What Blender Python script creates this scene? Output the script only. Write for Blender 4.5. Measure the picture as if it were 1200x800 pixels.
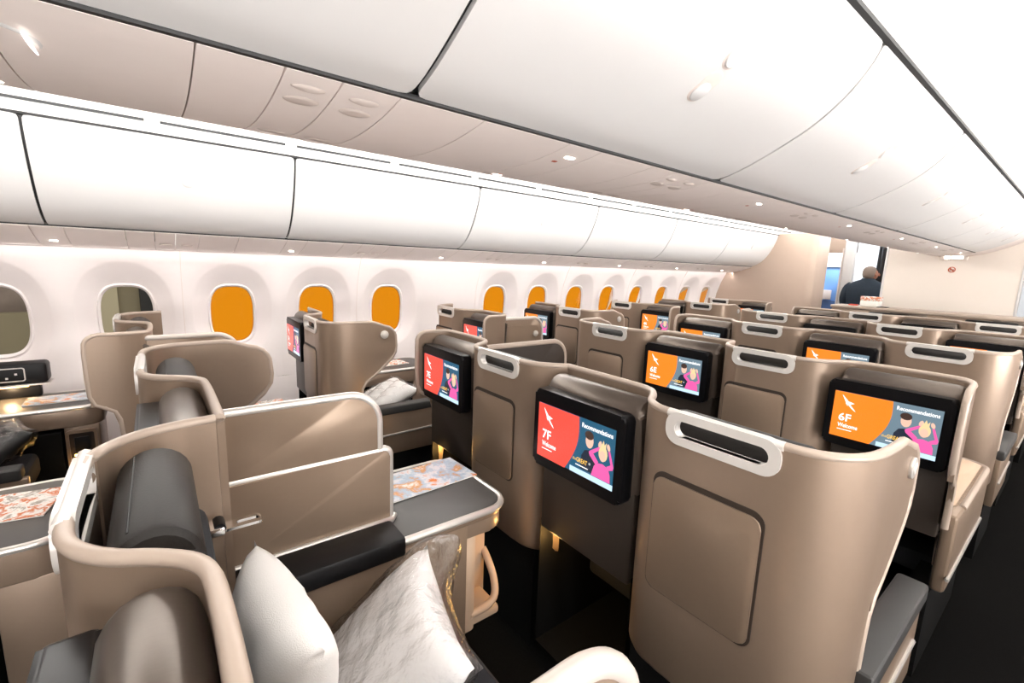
import bpy, bmesh, math, random
from mathutils import Vector, Matrix
random.seed(7)
for o in list(bpy.data.objects): bpy.data.objects.remove(o)
scene = bpy.context.scene
COL = scene.collection
R = math.radians

# ------------------------------------------------------------------ camera
CAM = Vector((1.22, 0.0, 1.55))
def cam_setup():
    yaw, pitch, roll = R(51.9), R(9.45), R(-2.1)
    f = Vector((-math.sin(yaw)*math.cos(pitch), math.cos(yaw)*math.cos(pitch), -math.sin(pitch)))
    r = Vector((math.cos(yaw), math.sin(yaw), 0))
    d = f.cross(r)
    r2 = r*math.cos(roll) + d*math.sin(roll)
    d2 = -r*math.sin(roll) + d*math.cos(roll)
    up = -d2
    cd = bpy.data.cameras.new('camera'); cam = bpy.data.objects.new('camera', cd); COL.objects.link(cam)
    m = Matrix((r2, up, -f)).transposed().to_4x4(); m.translation = CAM
    cam.matrix_world = m
    cd.sensor_width = 36.0; cd.lens = 36.0*533.0/1200.0; cd.clip_start = 0.02; cd.clip_end = 100
    scene.camera = cam
cam_setup()

# ------------------------------------------------------------------ world, view, large lights
w = bpy.data.worlds.new('world'); scene.world = w; w.use_nodes = True
w.node_tree.nodes['Background'].inputs[0].default_value = (1.0, 0.96, 0.9, 1)
w.node_tree.nodes['Background'].inputs[1].default_value = 1.0
vs = scene.view_settings
vs.view_transform = 'Standard'; vs.look = 'None'; vs.gamma = 1.0; vs.exposure = 0.72; vs.use_curve_mapping = False

def area(name, loc, direction, sx, sy, power, color=(1, .97, .93), roll_axis=(0, 1, 0)):
    l = bpy.data.lights.new(name, 'AREA'); l.shape = 'RECTANGLE'; l.size = sx; l.size_y = sy
    l.energy = power; l.color = color
    o = bpy.data.objects.new(name, l); COL.objects.link(o)
    z = -Vector(direction).normalized(); y = Vector(roll_axis); x = y.cross(z).normalized(); y = z.cross(x)
    m = Matrix((x, y, z)).transposed().to_4x4(); m.translation = Vector(loc); o.matrix_world = m
    return o
# cove strips along both sides of each aisle ceiling, and the wash strips above the windows
YC, YL = 3.2, 9.4
for s in (-1, 1):
    area('cove_lamp_inner', (s*0.80, YC, 2.285), (s*1.0, 0, 0.12), 0.07, YL, 44)
    area('cove_lamp_outer', (s*1.795, YC, 2.30), (-s*1.0, 0, 0.15), 0.07, YL, 44)
    area('sidewall_wash_lamp', (s*2.50, YC, 1.572), (s*0.45, 0, -1.0), 0.03, YL, 15, (1, .92, .87))

# added lamp brightening the bin undersides through unseen right-hand windows, panes left clear
area('window_daylight', (3.25, 3.0, 0.95), (-1, 0, 0.12), 0.95, 10.5, 1250, (1, .97, .94))

# ------------------------------------------------------------------ materials
def mat(name, col, rough=.5, metal=0., noise=0., nscale=40., bump=0., bscale=200., emit=None, estr=0., spec=.5, coat=0., stretch=None):
    m = bpy.data.materials.new(name); m.use_nodes = True; nt = m.node_tree
    b = nt.nodes['Principled BSDF']
    b.inputs['Base Color'].default_value = (*col, 1); b.inputs['Roughness'].default_value = rough
    b.inputs['Metallic'].default_value = metal; b.inputs['Specular IOR Level'].default_value = spec
    b.inputs['Coat Weight'].default_value = coat
    if emit: b.inputs['Emission Color'].default_value = (*emit, 1); b.inputs['Emission Strength'].default_value = estr
    tc = nt.nodes.new('ShaderNodeTexCoord'); src = tc.outputs['Object']
    if stretch:
        mp = nt.nodes.new('ShaderNodeMapping'); mp.inputs['Scale'].default_value = stretch
        nt.links.new(src, mp.inputs[0]); src = mp.outputs[0]
    n = nt.nodes.new('ShaderNodeTexNoise'); n.inputs['Scale'].default_value = nscale; n.inputs['Detail'].default_value = 3
    nt.links.new(src, n.inputs['Vector'])
    mx = nt.nodes.new('ShaderNodeMix'); mx.data_type = 'RGBA'
    k = noise
    mx.inputs[6].default_value = tuple(c*(1-k) for c in col)+(1,)
    mx.inputs[7].default_value = tuple(min(1, c*(1+k)) for c in col)+(1,)
    nt.links.new(n.outputs[0], mx.inputs[0]); nt.links.new(mx.outputs[2], b.inputs['Base Color'])
    if bump:
        n2 = nt.nodes.new('ShaderNodeTexNoise'); n2.inputs['Scale'].default_value = bscale
        nt.links.new(src, n2.inputs['Vector'])
        bp = nt.nodes.new('ShaderNodeBump'); bp.inputs['Strength'].default_value = bump; bp.inputs['Distance'].default_value = .002
        nt.links.new(n2.outputs[0], bp.inputs['Height']); nt.links.new(bp.outputs[0], b.inputs['Normal'])
    return m
def srgb(r, g, b):
    f = lambda c: (c/255/12.92) if c/255 <= .04045 else ((c/255+.055)/1.055)**2.4
    return (f(r), f(g), f(b))
M = {}
M['taupe'] = mat('taupe_shell_paint', srgb(142, 123, 107), .35, .38, .03, 60, .04, 500)
M['rail'] = mat('pale_taupe_rail', srgb(170, 154, 141), .38, .12, .02, 30)
M['panel'] = mat('taupe_door_panel', srgb(139, 120, 103), .35, .38, .03, 60, .04, 500)
M['groove'] = mat('dark_groove', srgb(44, 34, 27), .6)
M['hood'] = mat('brushed_bronze_hood', srgb(92, 83, 76), .30, .6, .10, 12, .03, 300, stretch=(30, 1, 30))
M['white_handle'] = mat('satin_silver_handle', srgb(214, 210, 206), .30, .25, .01)
M['silver'] = mat('satin_silver_trim', srgb(205, 200, 195), .28, .55, .01)
M['chrome'] = mat('chrome_buckle', (.75, .75, .75), .15, 1.0)
M['black'] = mat('black_plastic', (.006, .006, .007), .45, 0, .1, 80, spec=.25)
M['matteblack'] = mat('matte_black_base', (.006, .006, .006), .8, 0, .2, 80, spec=.1)
M['bezel'] = mat('gloss_black_bezel', (.004, .004, .005), .28, 0, 0, spec=.2)
M['leather'] = mat('dark_brown_leather', srgb(30, 27, 25), .5, 0, .08, 25, .15, 250, spec=.3)
M['navy'] = mat('charcoal_navy_fabric', srgb(28, 31, 37), .85, 0, .2, 300, .4, 900)
M['darkpanel'] = mat('dark_brown_panel', srgb(52, 45, 40), .45, .1, .05)
M['grey'] = mat('grey_laminate', srgb(72, 71, 70), .45, 0, .05, 200, .1, 600)
M['greypad'] = mat('grey_armrest_pad', srgb(46, 46, 46), .5, 0, .05, 200, .1, 600)
M['cream'] = mat('cream_plastic', srgb(196, 170, 146), .45)
M['carpet'] = mat('charcoal_carpet', srgb(17, 16.5, 16), .95, 0, .5, 120, .8, 700, spec=.05)
M['bin'] = mat('white_bin_plastic', srgb(214, 213, 213), .40, 0, .01, 20)
M['psu'] = mat('warm_white_service_panel', srgb(243, 233, 229), .5, 0, .015, 20)
M['psu_dark'] = mat('grey_recess_plastic', srgb(214, 202, 196), .5)
M['wallw'] = mat('white_sidewall', srgb(224, 217, 216), .5, 0, .01, 20)
M['ceil'] = mat('white_ceiling', srgb(243, 241, 238), .6, 0, .01, 10)
M['seam'] = mat('black_seam_rubber', (.012, .012, .013), .6)
M['slot'] = mat('dark_air_slot', (.03, .032, .035), .6)
M['bulk'] = mat('cream_bulkhead', srgb(235, 226, 217), .55, 0, .01, 8)
M['monument'] = mat('beige_monument', srgb(184, 164, 149), .5, 0, .03, 10)
M['pillow'] = mat('white_cotton', srgb(240, 238, 236), .85, 0, .01, 60, .3, 400)
M['duvet'] = mat('pale_grey_bedding', srgb(236, 234, 234), .7, 0, .02, 60, .2, 120)
M['jacket'] = mat('navy_jacket_cloth', srgb(34, 48, 62), .8, 0, .25, 40, .4, 300)
M['skin'] = mat('skin', srgb(176, 118, 92), .55, 0, .06, 40)
M['hair'] = mat('short_grey_hair', srgb(138, 124, 114), .8, 0, .3, 300)
M['blueg'] = mat('blue_galley_panel', srgb(120, 165, 225), .4, 0, .03)  # blue galley lighting put into the panel colour
M['blued'] = mat('navy_galley_panel', srgb(52, 82, 128), .5, 0, .03)
M['whitewall'] = mat('white_galley_wall', srgb(232, 236, 240), .5)
M['redpaper'] = mat('red_card', srgb(200, 60, 40), .6)
M['paper'] = mat('white_paper', srgb(238, 236, 230), .7, 0, .02)
M['extwall'] = mat('exterior_beige_wall', srgb(168, 160, 134), .8, 0, .05, 3)
M['extwall2'] = mat('exterior_olive_wall', srgb(120, 112, 90), .8, 0, .12, 2)
M['extdark'] = mat('exterior_dark_pillar', srgb(30, 30, 30), .7, 0, .2, 3)
M['extgrey'] = mat('exterior_mottled_grey', srgb(120, 108, 100), .8, 0, .45, 5)
M['glow'] = mat('lit_lamp_lens', (1, .9, .8), .4, emit=(1, .93, .85), estr=9)
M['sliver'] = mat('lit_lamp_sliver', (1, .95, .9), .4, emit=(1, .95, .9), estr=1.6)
M['rim'] = mat('pale_divider_rim', srgb(186, 177, 170), .4, .1, .01)
M['amberglow'] = mat('amber_lamp_lens', (1, .6, .2), .4, emit=(1, .55, .16), estr=7)
M['orange_ic'] = mat('red_sign_ink', srgb(190, 80, 40), .6)

def emis(name, c, s=1.0):
    m = bpy.data.materials.new(name); m.use_nodes = True; nt = m.node_tree
    b = nt.nodes['Principled BSDF']; b.inputs['Base Color'].default_value = (0.01, .01, .01, 1)
    b.inputs['Roughness'].default_value = .25
    b.inputs['Emission Color'].default_value = (*c, 1); b.inputs['Emission Strength'].default_value = s
    return m
SS = .85
M['s_orange'] = emis('screen_orange', srgb(250, 128, 30), SS)
M['s_red'] = emis('screen_red', srgb(238, 76, 62), SS)
M['s_teal'] = emis('screen_teal', srgb(28, 84, 112), SS)
M['s_slate'] = emis('screen_slate', srgb(104, 124, 136), SS)
M['s_white'] = emis('screen_white', (1, 1, 1), SS*1.1)
M['s_lblue'] = emis('screen_light_blue', srgb(190, 218, 240), SS)
M['s_dark'] = emis('screen_navy', srgb(28, 36, 52), SS)
M['s_skin'] = emis('screen_skin', srgb(226, 182, 160), SS)
M['s_pink'] = emis('screen_pink', srgb(230, 90, 160), SS)
M['s_hair'] = emis('screen_brown', srgb(62, 44, 38), SS)
M['s_blond'] = emis('screen_blond', srgb(230, 200, 150), SS)
M['s_gold'] = emis('screen_gold', srgb(246, 196, 90), SS)

def pane_mat(name, tint, refl):
    m = bpy.data.materials.new(name); m.use_nodes = True; nt = m.node_tree
    for n in list(nt.nodes): nt.nodes.remove(n)
    out = nt.nodes.new('ShaderNodeOutputMaterial'); t = nt.nodes.new('ShaderNodeBsdfTransparent')
    g = nt.nodes.new('ShaderNodeBsdfGlossy'); g.inputs['Roughness'].default_value = .03
    fr = nt.nodes.new('ShaderNodeFresnel'); fr.inputs['IOR'].default_value = refl
    mx = nt.nodes.new('ShaderNodeMixShader')
    t.inputs[0].default_value = (*tint, 1); g.inputs[0].default_value = (.9, .9, .9, 1)
    nt.links.new(fr.outputs[0], mx.inputs[0]); nt.links.new(t.outputs[0], mx.inputs[1]); nt.links.new(g.outputs[0], mx.inputs[2])
    nt.links.new(mx.outputs[0], out.inputs[0]); return m
M['pane_amber'] = pane_mat('amber_dimmed_pane', (.48, .172, .005), 1.16)
M['pane_clear'] = pane_mat('clear_pane', (.92, .93, .93), 1.45)
M['pane_dim'] = pane_mat('half_dimmed_pane', (.9, .9, .88), 1.2)
def film_mat():
    m = bpy.data.materials.new('clear_plastic_film'); m.use_nodes = True; nt = m.node_tree
    for n in list(nt.nodes): nt.nodes.remove(n)
    out = nt.nodes.new('ShaderNodeOutputMaterial'); t = nt.nodes.new('ShaderNodeBsdfTransparent')
    g = nt.nodes.new('ShaderNodeBsdfGlossy'); g.inputs['Roughness'].default_value = .16
    mx = nt.nodes.new('ShaderNodeMixShader'); lw = nt.nodes.new('ShaderNodeLayerWeight'); lw.inputs[0].default_value = .22
    n = nt.nodes.new('ShaderNodeTexNoise'); n.inputs['Scale'].default_value = 38; n.inputs['Detail'].default_value = 5
    bp = nt.nodes.new('ShaderNodeBump'); bp.inputs['Strength'].default_value = .9; bp.inputs['Distance'].default_value = .012
    tc = nt.nodes.new('ShaderNodeTexCoord'); nt.links.new(tc.outputs['Object'], n.inputs['Vector'])
    nt.links.new(n.outputs[0], bp.inputs['Height']); nt.links.new(bp.outputs[0], g.inputs['Normal']); nt.links.new(bp.outputs[0], lw.inputs['Normal'])
    nt.links.new(lw.outputs['Facing'], mx.inputs[0]); nt.links.new(t.outputs[0], mx.inputs[1]); nt.links.new(g.outputs[0], mx.inputs[2])
    t.inputs[0].default_value = (.97, .97, .97, 1)
    nt.links.new(mx.outputs[0], out.inputs[0]); return m
M['film'] = film_mat()
def print_mat(name, cols, scale):
    m = bpy.data.materials.new(name); m.use_nodes = True; nt = m.node_tree; b = nt.nodes['Principled BSDF']
    b.inputs['Roughness'].default_value = .25
    tc = nt.nodes.new('ShaderNodeTexCoord'); n = nt.nodes.new('ShaderNodeTexNoise'); n.inputs['Scale'].default_value = scale
    n.inputs['Detail'].default_value = 9; n.inputs['Roughness'].default_value = .62; n.inputs['Distortion'].default_value = .3
    r = nt.nodes.new('ShaderNodeValToRGB'); r.color_ramp.interpolation = 'EASE'
    el = r.color_ramp.elements
    while len(el) < len(cols): el.new(.5)
    for i, c in enumerate(cols):
        el[i].position = .30+.42*i/len(cols) if i else 0; el[i].color = (*c, 1)
    nt.links.new(tc.outputs['Object'], n.inputs['Vector']); nt.links.new(n.outputs[0], r.inputs[0]); nt.links.new(r.outputs[0], b.inputs['Base Color'])
    return m
M['mag'] = print_mat('magazine_print', [srgb(70, 60, 56), srgb(214, 120, 50), srgb(214, 214, 218), srgb(170, 186, 204), srgb(206, 150, 100), srgb(232, 226, 220)], 9)
M['mag2'] = print_mat('leaflet_print', [srgb(90, 84, 78), srgb(230, 226, 220), srgb(204, 110, 60), srgb(236, 232, 226), srgb(160, 150, 140), srgb(240, 236, 230)], 14)

# ------------------------------------------------------------------ mesh helpers
def link(name, me, m, parent=None, loc=(0, 0, 0), smooth=True):
    o = bpy.data.objects.new(name, me); COL.objects.link(o)
    if m is not None and not me.materials: me.materials.append(M[m] if isinstance(m, str) else m)
    o.location = loc
    if parent: o.parent = parent
    return o
def mesh(verts, faces, smooth=35):
    me = bpy.data.meshes.new('mesh'); me.from_pydata([tuple(v) for v in verts], [], faces); me.update()
    bm = bmesh.new(); bm.from_mesh(me)
    bmesh.ops.recalc_face_normals(bm, faces=bm.faces); finish(bm, me, smooth); return me
def finish(bm, me, smooth=35):
    if smooth:
        for f in bm.faces: f.smooth = True
        a = R(smooth)
        for e in bm.edges:
            if len(e.link_faces) == 2:
                e.smooth = e.calc_face_angle(0) < a
    bm.to_mesh(me); bm.free(); me.update()
def from_bm(bm, smooth=35):
    bmesh.ops.recalc_face_normals(bm, faces=bm.faces)
    me = bpy.data.meshes.new('mesh'); finish(bm, me, smooth); return me
def box(x0, x1, y0, y1, z0, z1, bev=0., seg=2):
    bm = bmesh.new(); bmesh.ops.create_cube(bm, size=1)
    for v in bm.verts:
        v.co = ((x0+x1)/2+v.co.x*(x1-x0), (y0+y1)/2+v.co.y*(y1-y0), (z0+z1)/2+v.co.z*(z1-z0))
    if bev: bmesh.ops.bevel(bm, geom=list(bm.edges), offset=bev, segments=seg, profile=.5, affect='EDGES')
    return from_bm(bm, 28)
def prism(poly, axis, a, b, bev=0., seg=2):
    """extrude a 2D polygon along an axis: axis x -> poly is (y,z); y -> (x,z); z -> (x,y)"""
    def P(p, t):
        return {'x': (t, p[0], p[1]), 'y': (p[0], t, p[1]), 'z': (p[0], p[1], t)}[axis]
    bm = bmesh.new(); A = [bm.verts.new(P(p, a)) for p in poly]; B = [bm.verts.new(P(p, b)) for p in poly]
    n = len(poly); f1 = bm.faces.new(A); f2 = bm.faces.new(B[::-1])
    for i in range(n): bm.faces.new((A[i], B[i], B[(i+1) % n], A[(i+1) % n]))
    if bev:
        es = [e for e in bm.edges if (f1 in e.link_faces or f2 in e.link_faces)]
        bmesh.ops.bevel(bm, geom=es, offset=bev, segments=seg, profile=.5, affect='EDGES')
    return from_bm(bm, 28)
def rrect(cx, cy, w, h, r, n=6):
    out = []
    for k, (sx, sy) in enumerate(((1, 1), (-1, 1), (-1, -1), (1, -1))):
        for i in range(n+1):
            a = math.pi/2*(k+i/n)
            out.append((cx+sx*(w/2-r)+r*math.cos(a), cy+sy*(h/2-r)+r*math.sin(a)))
    return out
def smooth_path(pts, it=2):
    for _ in range(it):
        q = [pts[0]]
        for a, b in zip(pts, pts[1:]):
            q.append(tuple(.75*u+.25*v for u, v in zip(a, b))); q.append(tuple(.25*u+.75*v for u, v in zip(a, b)))
        q.append(pts[-1]); pts = q
    return pts
def tube(path, r, n=8, ry=None, closed=False, cap=True):
    P = [Vector(p) for p in path]; P = [p for i, p in enumerate(P) if i == 0 or (p-P[i-1]).length > 1e-5]
    V = []; F = []; N = len(P); s = None
    for i, p in enumerate(P):
        a = P[(i-1) % N] if (closed or i > 0) else p; b = P[(i+1) % N] if (closed or i < N-1) else p
        t = (b-a).normalized()
        if s is None:
            s = t.cross(Vector((0, 0, 1)))
            if s.length < .1: s = t.cross(Vector((0, 1, 0)))
        s = (s-t*s.dot(t)).normalized(); u = s.cross(t).normalized()
        for k in range(n):
            an = 2*math.pi*k/n
            V.append(p+s*(r*math.cos(an))+u*((ry or r)*math.sin(an)))
    for i in range(N if closed else N-1):
        j = (i+1) % N
        for k in range(n): F.append((i*n+k, i*n+(k+1) % n, j*n+(k+1) % n, j*n+k))
    if cap and not closed: F.append(tuple(range(n))); F.append(tuple(range((N-1)*n, N*n)))
    return mesh(V, F, 60)
def ringplate(outer, inner, axis, a, b, bev=0):
    def P(p, t): return {'x': (t, p[0], p[1]), 'y': (p[0], t, p[1]), 'z': (p[0], p[1], t)}[axis]
    n = len(outer); V = [P(p, a) for p in outer]+[P(p, a) for p in inner]+[P(p, b) for p in outer]+[P(p, b) for p in inner]; F = []
    for i in range(n):
        j = (i+1) % n
        F += [(i, j, n+j, n+i), (2*n+i, 2*n+j, 3*n+j, 3*n+i), (i, j, 2*n+j, 2*n+i), (n+i, n+j, 3*n+j, 3*n+i)]
    return mesh(V, F, 40)
def disc(c, axis, r, h, n=20, bev=0.):
    poly = [(c[0]+r*math.cos(2*math.pi*i/n), c[1]+r*math.sin(2*math.pi*i/n)) for i in range(n)]
    return prism(poly, axis, h[0], h[1], bev)
def ell(cx, cy, a, b, n=14, rot=0.):
    c, s = math.cos(rot), math.sin(rot); out = []
    for i in range(n):
        t = 2*math.pi*i/n; u, v = a*math.cos(t), b*math.sin(t); out.append((cx+u*c-v*s, cy+u*s+v*c))
    return out
CACHE = {}
def cached(key, fn):
    if key not in CACHE: CACHE[key] = fn()
    return CACHE[key]
def empty(name, loc, label=None, cat=None, group=None, kind=None):
    o = bpy.data.objects.new(name, None); COL.objects.link(o); o.location = loc; o.empty_display_size = .1
    tag(o, label, cat, group, kind); return o
def tag(o, label=None, cat=None, group=None, kind=None):
    if label: o['label'] = label
    if cat: o['category'] = cat
    if group: o['group'] = group
    if kind: o['kind'] = kind
    return o

# ------------------------------------------------------------------ the cabin shell
YA, YF = -2.6, 7.9          # aft and forward ends of the built cabin
tag(link('floor', box(-2.75, 2.75, YA, 11.2, -.06, 0), 'carpet'), 'charcoal carpet of the cabin aisles', kind='structure')
def sweep(profile, y0, y1, thick=None, ny=1):
    """sheet swept along y from an (x,z) profile"""
    n = len(profile); V = []; F = []
    for k in range(ny+1):
        y = y0+(y1-y0)*k/ny
        V += [(p[0], y, p[1]) for p in profile]
    for k in range(ny):
        for i in range(n-1): F.append((k*n+i, k*n+i+1, (k+1)*n+i+1, (k+1)*n+i))
    return mesh(V, F, 40)
def solid_sweep(profile, y0, y1, off, bev=0.):
    """profile thickened by off (along its normals) and swept along y"""
    n = len(profile); q = []
    for i, p in enumerate(profile):
        a = Vector(profile[max(0, i-1)]); b = Vector(profile[min(n-1, i+1)]); t = (b-a).normalized()
        q.append((p[0]-t.y*off, p[1]+t.x*off))
    return prism(profile+q[::-1], 'y', y0, y1, bev)

WP = [(1.62, -2.56), (1.55, -2.60), (1.45, -2.655), (1.3, -2.71), (1.1, -2.735), (.9, -2.73), (.7, -2.70), (.4, -2.60), (.15, -2.48), (0., -2.40)]
def wall_x(z):
    for (z1, x1), (z0, x0) in zip(WP, WP[1:]):
        if z >= z0: t = (z-z0)/(z1-z0); t = t*1.0; return x0+(x1-x0)*t
    return WP[-1][1]
def wx_s(z):    # smoothed
    return sum(wall_x(min(1.62, max(0, z+d))) for d in (-.06, -.03, 0, .03, .06))/5

WZ, WHH, WHW = 1.11, .205, .135
WPITCH = .612
def oval(cz, hw, hh, e, n):
    out = []
    for i in range(n):
        a = 2*math.pi*i/n; c, s = math.cos(a), math.sin(a)
        out.append((hw*math.copysign(abs(c)**(2/e), c), cz+hh*math.copysign(abs(s)**(2/e), s)))
    return out
NO = 56
def window_module(side):
    z0, z1, hw = .62, 1.62, WPITCH/2
    rect = []
    for i in range(NO):
        a = 2*math.pi*i/NO; c, s = math.cos(a), math.sin(a)
        k = min(hw/abs(c) if abs(c) > 1e-6 else 9, ((z1-WZ)/s if s > 0 else (WZ-z0)/-s) if abs(s) > 1e-6 else 9)
        rect.append((c*k, WZ+s*k))
    rings = [(rect, 0), (oval(WZ+.03, .262, .355, 2.3, NO), 0.0), (oval(WZ+.028, .250, .335, 2.3, NO), .008),
             (oval(WZ+.02, .205, .28, 2.5, NO), .045), (oval(WZ, .158, .232, 2.9, NO), .078), (oval(WZ, .150, .222, 2.9, NO), .070), (oval(WZ, .142, .213, 3.0, NO), .078), (oval(WZ, .137, .207, 3.0, NO), .1)]
    V = []; F = []
    for ring, d in rings:
        for y, z in ring: V.append((side*-1*(wx_s(z)-d), y, z))
    for k in range(len(rings)-1):
        for i in range(NO):
            j = (i+1) % NO; F.append((k*NO+i, k*NO+j, (k+1)*NO+j, (k+1)*NO+i))
    return mesh(V, F, 50)
def pane_mesh(side):
    p = oval(WZ, .139, .209, 3.0, NO)
    return mesh([(side*-1*(wx_s(z)-.092), y, z) for y, z in p], [tuple(range(NO))], 0)
for side, nm in ((-1, 'wall_left'), (1, 'wall_right')):
    low = [(side*-1*wx_s(z), z) for z in (.62, .5, .4, .3, .2, .1, 0)]
    wall = tag(link(nm, sweep(low, YA, YF), 'wallw'), 'white moulded cabin sidewall with a row of windows', kind='structure')
    wm = cached(('wm', side), lambda: window_module(side)); pm = cached(('pm', side), lambda: pane_mesh(side))
    blank = mesh([(side*-1*wx_s(z), y, z) for y in (-WPITCH/2, WPITCH/2) for z in [.62+i*.05 for i in range(21)]],
                 [(i, i+1, 22+i, 21+i) for i in range(20)], 40)
    idx = 0
    for k in range(-5, 13):
        y = .445+WPITCH*k
        if k in (3,) or (k > 11):
            link('sidewall_panel', blank, 'wallw', wall, (0, y, 0)); continue
        idx += 1
        p = link('window_%d' % idx if side < 0 else 'window_%d' % (idx+40), wm, 'wallw', None, (0, y, 0)); tag(p, kind='structure')
        g = pm if k >= 0 else pm.copy()
        if k < 0: g.materials.clear()
        link('pane', g, 'pane_clear' if side > 0 else 'pane_amber' if k >= 0 else 'pane_dim', p)
    for j in range(-2, 6):
        link('panel_seam', cached(('pseam', side), lambda: tube([(side*-1*(wx_s(.62+i*.05)+.0005), 0, .62+i*.05) for i in range(20)], .0022, 5)), 'psu_dark', wall, (0, .139+1.224*j, 0))
# aft closing wall, sealing the cabin behind the camera
tag(link('wall_back', box(-2.75, 2.75, YA-.06, YA, 0, 2.5), 'bulk'), 'cream aft partition', kind='structure')

# ceiling over each aisle
for side in (-1, 1):
    prof = [(side*1.86, 2.150), (side*1.853, 2.20), (side*1.835, 2.262), (side*1.82, 2.268), (side*1.81, 2.40), (side*1.70, 2.47), (side*1.45, 2.52), (side*1.15, 2.52), (side*.92, 2.46), (side*.80, 2.38), (side*.785, 2.262), (side*.745, 2.225)]
    c = tag(link('ceiling' if side < 0 else 'ceiling_right', sweep(prof, YA, YF+3.2), 'ceil'), 'white curved aisle ceiling', kind='structure')
    # dark air slots in the valance above the outboard bins
    y = -2.52
    k = 0
    while y < 7.3:
        x = side*1.8485
        link('air_slot', cached(('slot', side), lambda: box(-.004, .004, 0, .585, -.006, .006)), 'slot', c, (x, y, 2.205)); y += .6485

# ------------------------------------------------------------------ overhead bins
def curve(pts, it=2): return smooth_path(pts, it)
CB = curve([(.273, 1.893), (.35, 1.912), (.47, 1.965), (.58, 2.022), (.665, 2.095), (.715, 2.165), (.735, 2.215)], 2)
OB = curve([(1.858, 2.142), (1.872, 2.06), (1.93, 1.915), (2.02, 1.775), (2.12, 1.70), (2.205, 1.672)], 2)
def latch_mesh(prof, flip):
    """pill shaped latch set in the door along the profile"""
    return None
def prof_at(prof, t):
    L = [0]
    for a, b in zip(prof, prof[1:]): L.append(L[-1]+(Vector(b)-Vector(a)).length)
    s = t*L[-1]
    for i in range(len(prof)-1):
        if s <= L[i+1]:
            u = (s-L[i])/(L[i+1]-L[i]); a, b = Vector(prof[i]), Vector(prof[i+1]); d = (b-a).normalized()
            return a.lerp(b, u), d
    return Vector(prof[-1]), (Vector(prof[-1])-Vector(prof[-2])).normalized()
def bin_meshes(key, prof, sgn, out, y0, y1):
    """door skin with rounded corners; sgn mirrors x; out is +1/-1 direction of the visible normal"""
    L = y1-y0
    pts = [(sgn*a, b) for a, b in prof]
    n = len(pts); off = .02
    def nrm(i):
        a = Vector(pts[max(0, i-1)]); b = Vector(pts[min(n-1, i+1)]); t = (b-a).normalized(); v = Vector((t.y, -t.x))
        return v if v.y < 0 or (abs(v.y) < .2 and v.x*out > 0) else -v
    # rounded-corner door: inset in y close to both ends of the profile
    def inset(i):
        t = i/(n-1); r = .12
        e = min(t, 1-t)
        return .006+(0 if e > r else .03*(1-math.sqrt(max(0, 1-(1-e/r)**2))))
    V = []; F = []; cols = 9
    for i in range(n):
        ins = inset(i); nv = nrm(i)
        for j in range(cols):
            u = j/(cols-1); y = ins+(L-2*ins)*u
            V.append((pts[i][0], y, pts[i][1]))
    for i in range(n):
        ins = inset(i); nv = nrm(i)
        for j in range(cols):
            u = j/(cols-1); y = ins+(L-2*ins)*u
            V.append((pts[i][0]-nv.x*off, y, pts[i][1]-nv.y*off))
    B = n*cols
    for i in range(n-1):
        for j in range(cols-1):
            q = (i*cols+j, i*cols+j+1, (i+1)*cols+j+1, (i+1)*cols+j); F.append(q); F.append(tuple(B+k for k in q))
    rim = [j for j in range(cols)]+[i*cols+cols-1 for i in range(1, n)]+[(n-1)*cols+j for j in range(cols-2, -1, -1)]+[i*cols for i in range(n-2, 0, -1)]
    for a, b in zip(rim, rim[1:]+rim[:1]): F.append((a, b, B+b, B+a))
    return mesh(V, F, 40)
def pill_on(prof, sgn, t0, t1, hw, depth, lift):
    """rounded pill shaped plate following the profile between t0 and t1"""
    a, d0 = prof_at(prof, t0); b, d1 = prof_at(prof, t1)
    a = Vector((sgn*a.x, a.y)); b = Vector((sgn*b.x, b.y)); d = (b-a); Lh = d.length; d.normalize()
    nv = Vector((d.y, -d.x)); nv = nv if nv.y < 0 else -nv
    poly = rrect(0, 0, 2*hw, Lh, min(hw, Lh/2)*.99, 6); c = (a+b)/2
    V = []; 
    for h, s in ((-depth, 1), (lift-.002, 1), (lift, .9)):
        for (u, v) in poly: V.append((c.x+d.x*v*s+nv.x*h, u*s, c.y+d.y*v*s+nv.y*h))
    n = len(poly); F = [tuple(range(2*n, 3*n)), tuple(range(n))]
    for k in range(2):
        for i in range(n): F.append((k*n+i, k*n+(i+1) % n, (k+1)*n+(i+1) % n, (k+1)*n+i))
    return mesh(V, F, 40)
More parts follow.
